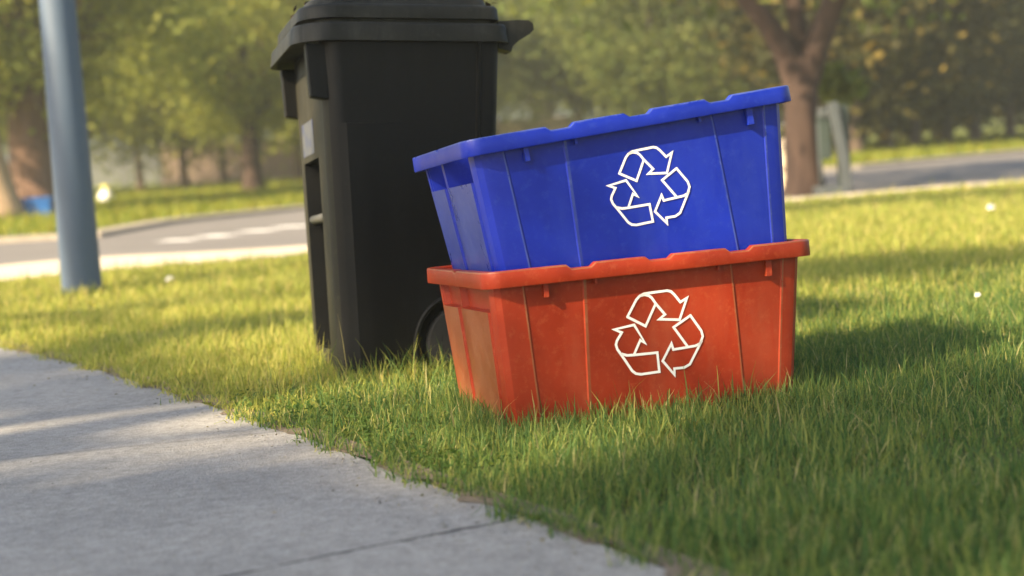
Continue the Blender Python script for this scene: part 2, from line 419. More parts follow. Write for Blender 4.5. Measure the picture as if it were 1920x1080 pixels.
# ------------------------------------------------------------------ recycling boxes
L_, W_, H_, TL = .6690, .4816, .3323, .0241
TW = TL * 1.5
def box_ring(z, inner=0.0, feat=True, crop=0.0, rec=.026):
    t = 1 - z / H_
    hx = L_ / 2 - TL * t - inner - crop; hy = W_ / 2 - TW * t - inner - crop
    r = max(.030 - inner, .012)
    rb = lambda a, b: a + (b - a) * t
    w = .0035 / hx
    def ribbed(u, d0, d1): return [(u - 1.2 * w, d0), (u - w * .5, min(d0, d1) - .0006 if not inner else d0), (u + w * .5, min(d0, d1) - .0006 if not inner else d1), (u + 1.2 * w, d1)]
    ribs = [(rb(-.82, -.80), 0, .0014), (rb(-.43, -.47), .0014, 0), (rb(.50, .615), 0, .0014), (rb(.865, .865), .0014, 0)]
    front = []
    for u, a, b_ in ribs: front += ribbed(u, a, b_)
    if not feat: front = [(u, 0) for u, _ in front]
    P = []
    uf = 1 - r / hx; vf = 1 - r / hy
    P.append((-uf * hx, -hy))
    for u, d in front: P.append((u * hx, -hy + d))
    P.append((uf * hx, -hy))
    def arc(cx, cy, a0):
        for k in (1, 2):
            a = a0 + k / 3 * math.pi / 2
            P.append((cx + r * math.cos(a), cy + r * math.sin(a)))
    arc(uf * hx, -vf * hy, -math.pi / 2)
    e = (.0045 if (feat and .010 < z < .2505) else (-rec if feat and .2512 < z else 0.0))
    pan = [(-.815, 0), (-.79, e), (.10, e), (.125, 0), (.205, 0), (.23, e), (.79, e), (.815, 0)]
    P.append((hx, -vf * hy))
    for v, d in pan: P.append((hx + d, v * hy))
    P.append((hx, vf * hy)); arc(uf * hx, vf * hy, 0)
    P.append((uf * hx, hy))
    for u, d in reversed(front): P.append((u * hx, hy - d))
    P.append((-uf * hx, hy)); arc(-uf * hx, vf * hy, math.pi / 2)
    P.append((-hx, vf * hy))
    for v, d in reversed(pan): P.append((-hx - d, v * hy))
    P.append((-hx, -vf * hy)); arc(-uf * hx, -vf * hy, math.pi)
    return [(x, y, z) for x, y in P]
def rim_perim():
    """(x,y, outward nx,ny, drop) around the top"""
    hx, hy, r = L_ / 2, W_ / 2, .020
    out = []
    def notch(u, cs, hw, ramp_):
        d = 0
        for c in cs:
            k = abs(u - c); d = max(d, min(1, max(0, (hw + ramp_ - k) / ramp_)))
        return d
    us = sorted(set([-1, 1] + [c + s * k for c in (-.49, .035, .585) for k in (.062, .098, .09, .07) for s in (-1, 1)] + [i / 8 for i in range(-8, 9)]))
    us = [u for u in us if abs(u) <= 1]
    for u in us: out.append((u * (hx - r), -hy, 0, -1, .0085 * notch(u, (-.49, .035, .585), .064, .034)))
    for k in range(1, 8):
        a = -math.pi / 2 + k / 8 * math.pi / 2; out.append((hx - r + r * math.cos(a), -hy + r + r * math.sin(a), math.cos(a), math.sin(a), 0))
    vs = [-1, -.6, -.16, -.12, -.06, -.02, .02, .3, .6, 1]
    nv = lambda v: (.004 if -.13 < v < -.03 else 0)
    for v in vs: out.append((hx, v * (hy - r), 1, 0, nv(v)))
    for k in range(1, 8):
        a = k / 8 * math.pi / 2; out.append((hx - r + r * math.cos(a), hy - r + r * math.sin(a), math.cos(a), math.sin(a), 0))
    for u in reversed(us): out.append((u * (hx - r), hy, 0, 1, .0085 * notch(u, (-.49, .035, .585), .064, .034)))
    for k in range(1, 8):
        a = math.pi / 2 + k / 8 * math.pi / 2; out.append((-hx + r + r * math.cos(a), hy - r + r * math.sin(a), math.cos(a), math.sin(a), 0))
    for v in reversed(vs): out.append((-hx, v * (hy - r), -1, 0, nv(v)))
    for k in range(1, 8):
        a = math.pi + k / 8 * math.pi / 2; out.append((-hx + r + r * math.cos(a), -hy + r + r * math.sin(a), math.cos(a), math.sin(a), 0))
    return out
EMB = [[(-65.7, 42.3), (-45.4, 74.4), (-38.1, 81.3), (-27.9, 85.1), (-13.8, 85.6), (21.6, 86.4), (29.6, 83.8), (36.5, 77.0), (49.1, 60.2), (63.6, 66.8), (45.8, 24.5), (2.2, 30.2), (14.7, 38.7), (-4.6, 63.5), (-11.8, 75.0), (-18.0, 80.3), (-27.0, 83.1), (-36.0, 82.0)], [(-4.6, 61.9), (-27.9, 19.5), (-65.7, 42.3)], [(-52.4, 24.8), (-94.6, 20.0), (-79.4, 12.3), (-90.6, -3.6), (-93.0, -11.0), (-90.4, -20.8), (-81.0, -35.1), (-61.2, -67.9), (-53.4, -74.5), (-42.4, -77.2), (-2.9, -76.5), (-5.4, -37.0), (-56.9, -36.1), (-70.9, -35.2), (-80.8, -31.3)], [(-52.4, 24.8), (-30.8, -14.6), (-40.6, -7.3), (-55.9, -35.9)], [(69.5, 30.8), (32.0, 10.6), (61.1, -32.8)], [(69.5, 30.8), (91.9, -3.2), (94.6, -15.1), (88.0, -28.9), (77.5, -32.6), (29.3, -34.7), (25.7, -22.4), (5.1, -55.4), (29.4, -86.4), (29.9, -73.9), (51.4, -74.3), (63.9, -68.9), (85.8, -33.5), (91.2, -24.4)]]
def emblem_mesh(cx, cz, sc):
    mb = MB(); hw = .0025 * sc / .95
    for pi, path in enumerate(EMB):
        P = [Vector((cx + x * .001 * sc, cz + z * .001 * sc)) for x, z in path]
        n = len(P); Lf = []; Rt = []
        for i in range(n):
            d0 = (P[i] - P[i - 1]).normalized() if i else None
            d1 = (P[i + 1] - P[i]).normalized() if i < n - 1 else None
            if d0 is None: d0 = d1
            if d1 is None: d1 = d0
            n0 = Vector((-d0.y, d0.x)); n1 = Vector((-d1.y, d1.x)); m = n0 + n1
            m = m.normalized() if m.length > 1e-4 else n0
            k = min(2.6, 1 / max(.2, m.dot(n0)))
            e = Vector((0, 0))
            if i == 0: e = -d1 * hw * .6
            if i == n - 1: e = d0 * hw * .6
            Lf.append(P[i] + m * hw * k + e); Rt.append(P[i] - m * hw * k + e)
        def to3(p, lift): return (p.x, -(W_ / 2 - TW * (1 - p.y / H_)) - lift, p.y)
        lift = .0011 + pi * .00012
        v = []
        for a, b in zip(Lf, Rt): v += [to3(a, lift), to3(b, lift)]
        mb.add(v, [(2 * i, 2 * i + 1, 2 * i + 3, 2 * i + 2) for i in range(n - 1)])
    return mb
def make_box(mat, scuff_glint, label, loc, rot, emb, rec):
    root = empty("recycling_box", loc)
    root.rotation_euler = rot
    tag(root, label, "recycling box")
    mb = MB()
    outer = [box_ring(0, crop=.006), box_ring(.0015, crop=.002), box_ring(.006)] + [box_ring(z, rec=rec) for z in (.0105, .09, .17, .25, .2515, .27, .30, H_ - .008)]
    inner = [box_ring(H_ - .008, inner=.0035, rec=rec), box_ring(.2515, inner=.0035, rec=rec), box_ring(.2455, inner=.0035, feat=False)] + [box_ring(.2445, inner=.012, feat=False), box_ring(.12, inner=.012, feat=False), box_ring(.008, inner=.012, feat=False)]
    mb.loft(outer + inner)
    bo = mb.build("body", mat, root, angle=17)
    bm = bmesh.new(); bm.from_mesh(bo.data); bmesh.ops.recalc_face_normals(bm, faces=bm.faces)
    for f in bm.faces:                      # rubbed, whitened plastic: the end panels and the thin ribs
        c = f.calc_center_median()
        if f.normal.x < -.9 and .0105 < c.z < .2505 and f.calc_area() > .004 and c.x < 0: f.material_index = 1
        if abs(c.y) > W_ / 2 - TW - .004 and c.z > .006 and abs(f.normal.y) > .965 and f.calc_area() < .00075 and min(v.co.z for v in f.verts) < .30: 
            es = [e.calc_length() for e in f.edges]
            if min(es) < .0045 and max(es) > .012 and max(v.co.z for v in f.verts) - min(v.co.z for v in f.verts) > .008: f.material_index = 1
    bm.to_mesh(bo.data); bm.free(); bo.data.materials.append(scuff_glint)
    per = rim_perim()
    prof = [(-.0045, -.016), (-.0042, -.002), (-.002, 0), (.0150, 0), (.0173, -.0010), (.0180, -.0034), (.0186, -.031), (.0176, -.0330), (.0154, -.0330), (.0144, -.010), (.0005, -.010), (-.0, -.016)]
    rings = []
    for x, y, nx, ny, drop in per:
        rings.append([(x + nx * o, y + ny * o, H_ + z - (drop if z > -.012 else drop * .0)) for o, z in prof])
    mb = MB(); mb.loft(rings, False, False, True)
    for s in (-1, 1):                      # gussets under the lip
        for u, w, h in ((-.68, .0048, .030), (-.37, .0026, .014), (.42, .0026, .014), (.745, .0062, .036)):
            z1 = H_ - .030; z0 = z1 - h
            y1 = s * (W_ / 2 - .004); y0 = s * (W_ / 2 + .0075)
            lo = (u * L_ / 2 - w, min(y0, y1), z0); hi = (u * L_ / 2 + w, max(y0, y1), H_ - .012)
            mb.box(lo, hi)
    rim = mb.build("rim", mat, root, angle=40)
    rim.data.materials.append(scuff_glint)        # rubbed lip edge, pale so it also paints the highlight along the rim
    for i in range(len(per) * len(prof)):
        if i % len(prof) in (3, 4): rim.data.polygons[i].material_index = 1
    bm = bmesh.new(); bm.from_mesh(rim.data); bmesh.ops.recalc_face_normals(bm, faces=bm.faces); bm.to_mesh(rim.data); bm.free()
    emblem_mesh(*emb).build("recycling_emblem", MAT['white_ink'], root)
    return root
def Rmat(yaw, ty, tx): return (Matrix.Rotation(yaw, 3, 'Z') @ Matrix.Rotation(ty, 3, 'Y') @ Matrix.Rotation(tx, 3, 'X'))
RED = ((.2240, 3.4665, -.0040), Rmat(.2815, -.0165, -.0364))
BLU = ((.2330, 3.4772, .2790), Rmat(.2685, -.1040, -.0612))
red_box = make_box(MAT['red'], MAT['red_scuff_glint'], "orange-red recycling box standing in the grass, under the blue one", RED[0], RED[1].to_euler(), (.008, .172, 1.0), .015)
blue_box = make_box(MAT['blue'], MAT['blue_scuff_glint'], "blue recycling box stacked at a tilt on the orange-red one", BLU[0], BLU[1].to_euler(), (.018, .1785, .90), .055)

# ------------------------------------------------------------------ wheelie bin
bl, bw, bh, bt = .4501, .5752, .8503, .0340
BINP = (-.3114, 4.2636, -.0139); BINR = Rmat(.2501, .0561, -.0632)
def bin_ring(z, grow=0.0, feat=True):
    t = 1 - z / bh
    hx = bl / 2 - bt * t + grow; hy = bw / 2 - bt * t + grow; r = .050
    P = []; rr_ = .026
    uf = 1 - r / hx; ur = 1 - rr_ / hx; vf = 1 - r / hy; vr = 1 - rr_ / hy
    pr = .0035 if (feat and z < .6405) else 0.0
    rd = .006 if (feat and z > .03) else 0.0
    side = [(-.62, pr), (-.50, pr), (-.12, 0), (.40, 0), (.725, 0), (.74, rd), (.772, rd), (.787, 0)]
    P.append((-uf * hx, -hy - pr))
    for u, d in side: P.append((u * hx, -hy - d))
    P.append((ur * hx, -hy))
    def arc(cx, cy, a0, r):
        for k in range(1, 9):
            a = a0 + k / 9 * math.pi / 2; P.append((cx + r * math.cos(a), cy + r * math.sin(a)))
    arc(ur * hx, -vr * hy, -math.pi / 2, rr_)
    P.append((hx, -vr * hy)); P.append((hx, vr * hy)); arc(ur * hx, vr * hy, 0, rr_)
    P.append((ur * hx, hy))
    for u, d in reversed(side): P.append((u * hx, hy + d))
    P.append((-uf * hx, hy + pr)); arc(-uf * hx, vf * hy, math.pi / 2, r)
    dep = .055 if (feat and .0805 < z < .5685) else 0.0
    dep2 = .010 if (feat and z > .5) else 0.0
    P.append((-hx, vf * hy))
    for v, d in ((.60, 0), (.585, 1), (-.40, 1), (-.415, 0)):
        P.append((-hx + (dep if d else 0), v * hy))
    P.append((-hx, -vf * hy)); arc(-uf * hx, -vf * hy, math.pi, r)
    return [(x, y, z) for x, y in P]
bin_root = empty("wheelie_bin", BINP); bin_root.rotation_euler = BINR.to_euler()
tag(bin_root, "tall black wheeled rubbish bin with dirty closed lid behind the stacked boxes", "wheelie bin")
mb = MB()
rings = [bin_ring(0, -.012), bin_ring(.004, -.003), bin_ring(.012)] + [bin_ring(z) for z in (.080, .081, .30, .568, .569, .640, .641, .78, .80)] + [bin_ring(bh - .004), bin_ring(bh)]
mb.loft(rings)
body = mb.build("body", MAT['black'], bin_root, angle=32)
# wheel arches cut out of the body at the rear
RX, RZ = .120, .093
cut = MB()
for s in (-1, 1):
    yo = s * (bw / 2 - bt + .06)
    cut.lathe([(0.0001, 0), (.122, 0), (.122, .16), (.0001, .16)], (RX, yo - (.16 if s > 0 else 0) , RZ), (0, 1, 0), 48)
cuto = cut.build("cutter", None, bin_root)
bm = bmesh.new(); bm.from_mesh(cuto.data); bmesh.ops.recalc_face_normals(bm, faces=bm.faces); bm.to_mesh(cuto.data); bm.free()
bm = bmesh.new(); bm.from_mesh(body.data); bmesh.ops.recalc_face_normals(bm, faces=bm.faces); bm.to_mesh(body.data); bm.free()
mod = body.modifiers.new("cut", 'BOOLEAN'); mod.object = cuto; mod.operation = 'DIFFERENCE'; mod.solver = 'EXACT'
bpy.context.view_layer.update()
dg = bpy.context.evaluated_depsgraph_get()
nm = bpy.data.meshes.new_from_object(body.evaluated_get(dg)); body.modifiers.clear(); body.data = nm
bpy.data.objects.remove(cuto, do_unlink=True)
nm.set_sharp_from_angle(angle=math.radians(25))
wnm = body.modifiers.new("normals", 'WEIGHTED_NORMAL'); wnm.keep_sharp = True; wnm.weight = 100
nm.materials.append(MAT['dusty_lit'])
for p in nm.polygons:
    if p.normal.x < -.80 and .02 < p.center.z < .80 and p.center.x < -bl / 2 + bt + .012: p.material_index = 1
for s in (-1, 1):
    yc = s * (bw / 2 - bt - .012)
    w = MB(); w.lathe([(.055, -.024), (.075, -.024), (.094, -.022), (.100, -.014), (.100, .014), (.094, .022), (.075, .024), (.055, .024)], (RX + .004, yc, RZ - .004), (0, 1, 0), 40)
    wh = w.build("wheel", MAT['rubber'], bin_root, angle=40)
    h = MB(); h.lathe([(.0001, -.018), (.020, -.027), (.024, -.020), (.056, -.012), (.060, -.018), (.0645, -.0245), (.0645, .0245), (.060, .018), (.056, .012), (.024, .020), (.020, .027), (.0001, .018)], (RX + .004, yc, RZ - .004), (0, 1, 0), 40)
    for k in range(6):
        a = k / 6 * 2 * math.pi
        c0 = Vector((RX + .004, yc, RZ - .004)); d = Vector((math.cos(a), 0, math.sin(a)))
        h.tube([c0 + d * .018, c0 + d * .058], .0105, 8)
    h.build("hub", MAT['black'], wh, angle=40)
    ar = MB(); ring_o = []
    # raised lip round the wheel arch
    pts = []
    for k in range(0, 25):
        a = math.radians(-25 + k / 24 * 185) if False else math.radians(200 - k / 24 * 175)
        pts.append(Vector((RX + .124 * math.cos(a), s * (bw / 2 - bt * (1 - (RZ + .124 * math.sin(a)) / bh) + .001), RZ + .124 * math.sin(a))))
    pts = [p for p in pts if p.x < bl / 2 - bt + .010 and p.z > .012]
    ar.tube(pts, .0062, 8)
    ar.build("wheel_arch", MAT['black'], bin_root, smooth=True)
ax = MB(); ax.tube([(RX + .004, -(bw / 2 - bt - .02), RZ - .004), (RX + .004, bw / 2 - bt - .02, RZ - .004)], .011, 12)
ax.build("axle", MAT['greymetal'], bin_root, smooth=True)
# lift bar across the front slot
b_ = MB(); zb = .418; xb = -(bl / 2 - bt * (1 - zb / bh)) + .014
b_.tube([(xb, -.415 * bw / 2 + .012, zb), (xb, .585 * bw / 2 - .012, zb)], .012, 14)
b_.build("lift_bar", simple("grey_lift_bar", (.06, .06, .052), .5), bin_root, smooth=True)
# hanging comb brackets under the front of the lid
for v0, v1 in ((-.93, -.80), (.86, .985)):
    c = MB(); x0 = -bl / 2 - .036
    yy0, yy1 = v0 * bw / 2, v1 * bw / 2
    c.add([(x0, yy0, bh - .015), (x0, yy1, bh - .015), (-bl / 2 + .02, yy1, bh - .015), (-bl / 2 + .02, yy0, bh - .015),
           (x0 + .010, yy0, .705), (x0 + .010, yy1, .705), (-bl / 2 + .02, yy1, .698), (-bl / 2 + .02, yy0, .698)],
          [(0, 1, 2, 3), (7, 6, 5, 4), (0, 4, 5, 1), (1, 5, 6, 2), (2, 6, 7, 3), (3, 7, 4, 0)])
    bevel(c.build("front_bracket", MAT['black'], bin_root), .004)
zs0, zs1 = .585, .672
xf = lambda z: -(bl / 2 - bt * (1 - z / bh)) - .0015
mesh_obj("label_sticker", [(xf(zs0), .16, zs0), (xf(zs0), -.055, zs0), (xf(zs1), -.055, zs1), (xf(zs1), .16, zs1)], [(0, 1, 2, 3)], MAT['sticker'], bin_root)
# lid
def lid_ring(z, o, rear=0.0):
    x0, x1 = -(bl / 2 + .062) - o, bl / 2 + .016 + o + rear
    hy = bw / 2 + .016 + o; rf, rr = .085, .030
    P = []
    P.append((x0 + rf, -hy))
    for k in range(1, 6): P.append((x0 + rf + (x1 - rr - x0 - rf) * k / 6, -hy))
    def arc(cx, cy, r, a0):
        for k in range(0, 9):
            a = a0 + k / 8 * math.pi / 2; P.append((cx + r * math.cos(a), cy + r * math.sin(a)))
    arc(x1 - rr, -hy + rr, rr, -math.pi / 2); arc(x1 - rr, hy - rr, rr, 0)
    arc(x0 + rf, hy - rf, rf, math.pi / 2); arc(x0 + rf, -hy + rf, rf, math.pi)
    return [(x, y, z - (.004 * max(0, (-x - bl / 2 + .03) / .1))) for x, y in P]
lm = MB()
lm.loft([lid_ring(bh + .004, -.020), lid_ring(bh - .012, -.001), lid_ring(bh - .011, .005), lid_ring(bh + .028, .001), lid_ring(bh + .034, -.003), lid_ring(bh + .036, -.012), lid_ring(bh + .037, -.030), lid_ring(bh + .046, -.030), lid_ring(bh + .047, -.014),
         lid_ring(bh + .074, -.016), lid_ring(bh + .081, -.021), lid_ring(bh + .084, -.034), lid_ring(bh + .087, -.040), lid_ring(bh + .098, -.043), lid_ring(bh + .105, -.052), lid_ring(bh + .108, -.085), lid_ring(bh + .112, -.17)])
lid = lm.build("lid", MAT['lidblack'], bin_root, angle=50)
hd = MB()
for s in (-1, 1):
    y0, y1 = s * .205, s * .262
    xr = bl / 2 + .022
    prof = [(xr - .02, bh - .022), (xr - .02, bh + .046), (xr + .030, bh + .050), (xr + .058, bh + .050), (xr + .070, bh + .042), (xr + .072, bh + .026), (xr + .062, bh + .016), (xr + .030, bh - .004), (xr + .016, bh - .016), (xr + .012, bh - .030)]
    ya, yb = min(y0, y1), max(y0, y1)
    v = [(x, ya, z) for x, z in prof] + [(x, yb, z) for x, z in prof]; n = len(prof)
    hd.add(v, [tuple(range(n - 1, -1, -1)), tuple(range(n, 2 * n))] + [(i, (i + 1) % n, n + (i + 1) % n, n + i) for i in range(n)])
hd.tube([(bl / 2 + .068, -.24, bh + .034), (bl / 2 + .068, .24, bh + .034)], .014, 14)
h_ = hd.build("handle", MAT['lidblack'], bin_root, angle=40)
bm = bmesh.new(); bm.from_mesh(h_.data); bmesh.ops.recalc_face_normals(bm, faces=bm.faces); bm.to_mesh(h_.data); bm.free()
# leaf litter lying on the lid
MBIN = Matrix.Translation(BINP) @ BINR.to_4x4()
def leaf_quads(C, size, rg, flat=0.0):
    """diamond leaves at centres C with random orientation"""
    n = len(C); d = rg.normal(size=(n, 3)); d[:, 2] *= (1 - flat)
    d /= np.linalg.norm(d, axis=1)[:, None] + 1e-9
    e = rg.normal(size=(n, 3)); e[:, 2] *= (1 - flat); e -= d * (e * d).sum(1)[:, None]; e /= np.linalg.norm(e, axis=1)[:, None] + 1e-9
    s = size * rg.uniform(.6, 1.35, (n, 1))
    nn = np.cross(d, e)
    V = np.empty((n, 4, 3)); V[:, 0] = C - d * s; V[:, 1] = C + e * s * .48 + nn * s * .12; V[:, 2] = C + d * s; V[:, 3] = C - e * s * .48 + nn * s * .12
    F = np.arange(n * 4).reshape(n, 4)
    return V.reshape(-1, 3), F
rl = np.random.default_rng(3)
pts = []
for cx, cy, sx, sy, n in ((-.175, -.10, .028, .06, 110), (-.20, .06, .02, .08, 60), (.155, -.19, .03, .025, 90), (.12, -.16, .05, .05, 40)):
    q = rl.normal(size=(n, 2)) * (sx, sy) + (cx, cy); z = bh + .098 + np.abs(rl.normal(size=n)) * .007
    for (x, y), zz in zip(q, z): pts.append(MBIN @ Vector((x, y, zz)))
V, F = leaf_quads(np.array(pts), .012, rl, .5)
ll = np_mesh("leaf_litter", V, F, leaf_mat("dry_litter", [(0, (.03, .024, .016)), (.6, (.07, .055, .035)), (1, (.13, .11, .05))], .1))
tag(ll, "dry brown leaf litter lying on the lid of the black bin", "leaf litter", kind="stuff")

# ------------------------------------------------------------------ street pole
pb = at(155, 551); pt_dir = at_y(107, 0, pb.y + .0) - pb
pt_dir.normalize()
pp = MB()
L0 = 1.42
def prad(t): return .0930 - .0078 * t
hs = [-.05, .0, .5, 1, 1.5, 2.2, 3, 3.8, 4.4]
pp.tube([pb + pt_dir * h for h in hs], [prad(h) for h in hs], 40)
pole = pp.build("street_pole", MAT['pole'], None, angle=40)
tag(pole, "smooth blue-grey round metal pole rising from the lawn at the left", "pole")

# ------------------------------------------------------------------ grass
def inside_poly(P, X, Y):
    c = np.zeros(len(X), bool); n = len(P)
    for i in range(n):
        x0, y0 = P[i][0], P[i][1]; x1, y1 = P[(i + 1) % n][0], P[(i + 1) % n][1]
        m = ((y0 > Y) != (y1 > Y)); dy = (y1 - y0) if abs(y1 - y0) > 1e-9 else 1e-9
        c ^= m & (X < (x1 - x0) * (Y - y0) / dy + x0)
    return c
LAWN = [p for p in NEARLINE] + [Vector((60, -6, 0)), Vector((8, -6, 0))] + list(reversed(EDGE))
def footprint(X, Y, loc, R, hx, hy):
    Ri = np.array(R.to_3x3()) if not isinstance(R, np.ndarray) else R
    d = np.c_[X - loc[0], Y - loc[1]]; ax_ = Ri[:2, 0]; ay = Ri[:2, 1]
    return (np.abs(d @ ax_) < hx) & (np.abs(d @ ay) < hy)
tree_r = at(1510, 366)
def vnoise(X, Y, sc, seed):
    r = np.random.default_rng(seed); out = np.zeros_like(X)
    for k in range(6):
        a = r.uniform(0, 6.28); f = sc * r.uniform(.6, 1.7); out += np.sin((X * math.cos(a) + Y * math.sin(a)) * f + r.uniform(0, 6.28))
    return out / 6
def edge_dist(X, Y):
    d = np.full(len(X), 9.0)
    for a, b in zip(EDGE, EDGE[1:]):
        ab = np.array([b.x - a.x, b.y - a.y]); l2 = ab @ ab
        t = np.clip(((X - a.x) * ab[0] + (Y - a.y) * ab[1]) / l2, 0, 1)
        d = np.minimum(d, np.hypot(X - a.x - t * ab[0], Y - a.y - t * ab[1]))
    return d
def blades(X, Y, h, w, rg, segs=3, lean=.68, z0=0.0):
    n = len(X); az = rg.uniform(0, 2 * np.pi, n); bend = np.abs(rg.normal(0, lean, n)) + .08
    faz = az + np.pi / 2 + rg.normal(0, .5, n)
    dx, dy = np.cos(az), np.sin(az); sx, sy = np.cos(faz), np.sin(faz)
    V = np.empty((n, segs + 1, 2, 3))
    wid = [1, .92, .62, .06] if segs == 3 else [1, .75, .06]
    for k in range(segs + 1):
        t = k / segs
        ang = bend * t * 1.15
        out = h * t * np.sin(ang) * .95; up = h * t * np.cos(ang * .9)
        hw = w * wid[k] * .5
        V[:, k, 0, 0] = X + dx * out - sx * hw; V[:, k, 0, 1] = Y + dy * out - sy * hw; V[:, k, 0, 2] = z0 + np.maximum(up, .002)
        V[:, k, 1, 0] = X + dx * out + sx * hw; V[:, k, 1, 1] = Y + dy * out + sy * hw; V[:, k, 1, 2] = z0 + np.maximum(up, .002)
    base = np.arange(n)[:, None, None] * (segs + 1) * 2
    q = np.array([[2 * k, 2 * k + 1, 2 * k + 3, 2 * k + 2] for k in range(segs)])[None]
    return V.reshape(-1, 3), (base + q).reshape(-1, 4)
def scatter(y0, y1, dens, rg, wide=.40, marg=.7):
    # points in the trapezoid the camera (and a step to either side) can see
    A = 2 * wide * (y1 + y0) / 2 + 2 * marg
    n = int(dens * A * (y1 - y0) * 1.05)
    Y = rg.uniform(y0, y1, n); X = rg.uniform(-1, 1, n) * (wide * y1 + marg)
    m = np.abs(X) < wide * Y + marg
    return X[m], Y[m]
def lawn_mask(X, Y):
    m = inside_poly(LAWN, X, Y)
    m &= ~footprint(X, Y, RED[0], RED[1], L_ / 2 - TL - .004, W_ / 2 - TW - .004)
    m &= ~footprint(X, Y, BINP, BINR, bl / 2 - bt, bw / 2 - bt)
    m &= np.hypot(X - pb.x, Y - pb.y) > .09
    m &= np.hypot(X - tree_r.x, Y - tree_r.y) > .15
    return m
rg = np.random.default_rng(11)
VV = []; FF = []; off = 0
def push(V, F):
    global off
    VV.append(V); FF.append(F + off); off += len(V)
for (y0, y1, dens, hb, wb, sg) in ((1.75, 3.2, 25000, .040, .0025, 3), (3.2, 4.7, 21000, .042, .0028, 3), (4.7, 6.6, 9500, .045, .0042, 2), (6.6, 9.5, 4200, .048, .0065, 2), (9.5, 13.8, 1500, .050, .011, 2)):
    X, Y = scatter(y0, y1, dens, rg, marg=.45 if y1 < 5 else .9)
    m = lawn_mask(X, Y); X, Y = X[m], Y[m]
    ed = edge_dist(X, Y)
    cl = vnoise(X, Y, 9, 5) * .5 + vnoise(X, Y, 26, 6) * .5
    keep = rg.uniform(0, 1, len(X)) < np.clip((ed + .004 + .045 * vnoise(X, Y, 11, 9) + .004) / .03, 0, 1) * np.clip(.92 + cl * .8, .35, 1)
    X, Y, ed, cl = X[keep], Y[keep], ed[keep], cl[keep]
    h = hb * rg.lognormal(0, .30, len(X)) * (1 + .55 * cl) * np.clip(.5 + ed / .3, .5, 1)
    tall = rg.uniform(0, 1, len(X)) < .02
    h[tall] *= 1.55
    # shorter in the mown strip right of the boxes
    h *= np.where(Y > 5, .85, 1)
    w = wb * rg.uniform(.55, 1.35, len(X))
    push(*blades(X, Y, h, w, rg, sg))
# creeping blades that spill over the edge of the footpath
_n = 5200; _t = rg.uniform(0, 1, _n); _re = resample(EDGE[1:-1] + [at(1420, 1170)], 400); _ii = np.linspace(0, 1, 400)
_o = rg.normal(-.012, .018, _n) + .018 * np.sin(_t * 61) + .012 * np.sin(_t * 143 + 1)
X = np.interp(_t, _ii, _re[:, 0]) + nE.x * _o; Y = np.interp(_t, _ii, _re[:, 1]) + nE.y * _o
k_ = (np.sin(_t * 37 + .5) + np.sin(_t * 91) + rg.normal(0, .7, _n)) > -.7; X, Y = X[k_], Y[k_]
push(*blades(X, Y, .032 * rg.lognormal(0, .35, len(X)), .0026 * rg.uniform(.6, 1.4, len(X)), rg, 3, .95, .006))
# unmown tufts that hug the boxes and the bin
def tufts(loc, R, hx, hy, n, hmean):
    Ri = np.array(R.to_3x3()); s = rg.uniform(0, 1, n) * 4; e = np.floor(s); f = (s - e) * 2 - 1
    o = .006 + np.abs(rg.normal(0, .035, n))
    x = np.where(e == 0, f * hx, np.where(e == 1, hx + o, np.where(e == 2, f * hx, -hx - o)))
    y = np.where(e == 0, -hy - o, np.where(e == 1, f * hy, np.where(e == 2, hy + o, f * hy)))
    X = loc[0] + Ri[0, 0] * x + Ri[0, 1] * y; Y = loc[1] + Ri[1, 0] * x + Ri[1, 1] * y
    h = hmean * rg.lognormal(0, .33, n)
    push(*blades(X, Y, h, .0032 * rg.uniform(.6, 1.3, n), rg, 3, .40))
tufts(RED[0], RED[1], L_ / 2 - TL, W_ / 2 - TW, 2800, .046)
tufts(BINP, BINR, bl / 2 - bt, bw / 2 - bt, 2600, .060)
lawn = np_mesh("grass", np.vstack(VV), np.vstack(FF), MAT['grass'], 4, True)
lawn.data.materials.append(MAT['grass_sunlit'])
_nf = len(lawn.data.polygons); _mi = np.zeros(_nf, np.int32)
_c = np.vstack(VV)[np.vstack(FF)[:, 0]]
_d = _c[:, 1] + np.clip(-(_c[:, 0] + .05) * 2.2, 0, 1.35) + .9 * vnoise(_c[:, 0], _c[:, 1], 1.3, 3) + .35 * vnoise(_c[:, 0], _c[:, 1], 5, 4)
_mi[_d + rg.normal(0, .5, _nf) > 5.1] = 1  # far lawn and the patch by the bin take the painted sunlit tint
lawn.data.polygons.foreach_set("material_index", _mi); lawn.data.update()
tag(lawn, "sunlit green lawn grass round the boxes and beside the concrete path", "grass", kind="stuff")
# clover and broad weeds along the path edge
rc = np.random.default_rng(21)
C = []
for (px, py, sp, n) in ((600, 800, .10, 420), (660, 830, .10, 420), (700, 860, .08, 300), (560, 775, .10, 260), (760, 880, .07, 220), (820, 900, .07, 160), (470, 770, .08, 180)):
    c = at(px, py); q = rc.normal(size=(n, 2)) * sp + (c.x, c.y)
    C.append(np.c_[q, rc.uniform(.010, .038, n)])
C = np.vstack(C); m = lawn_mask(C[:, 0], C[:, 1]) & (edge_dist(C[:, 0], C[:, 1]) > .02); C = C[m]
V, F = leaf_quads(C, .0062, rc, .6)
cv = np_mesh("clover", V, F, MAT['clover'])
tag(cv, "dark green clover and small weeds along the edge of the concrete path", "clover", kind="stuff")
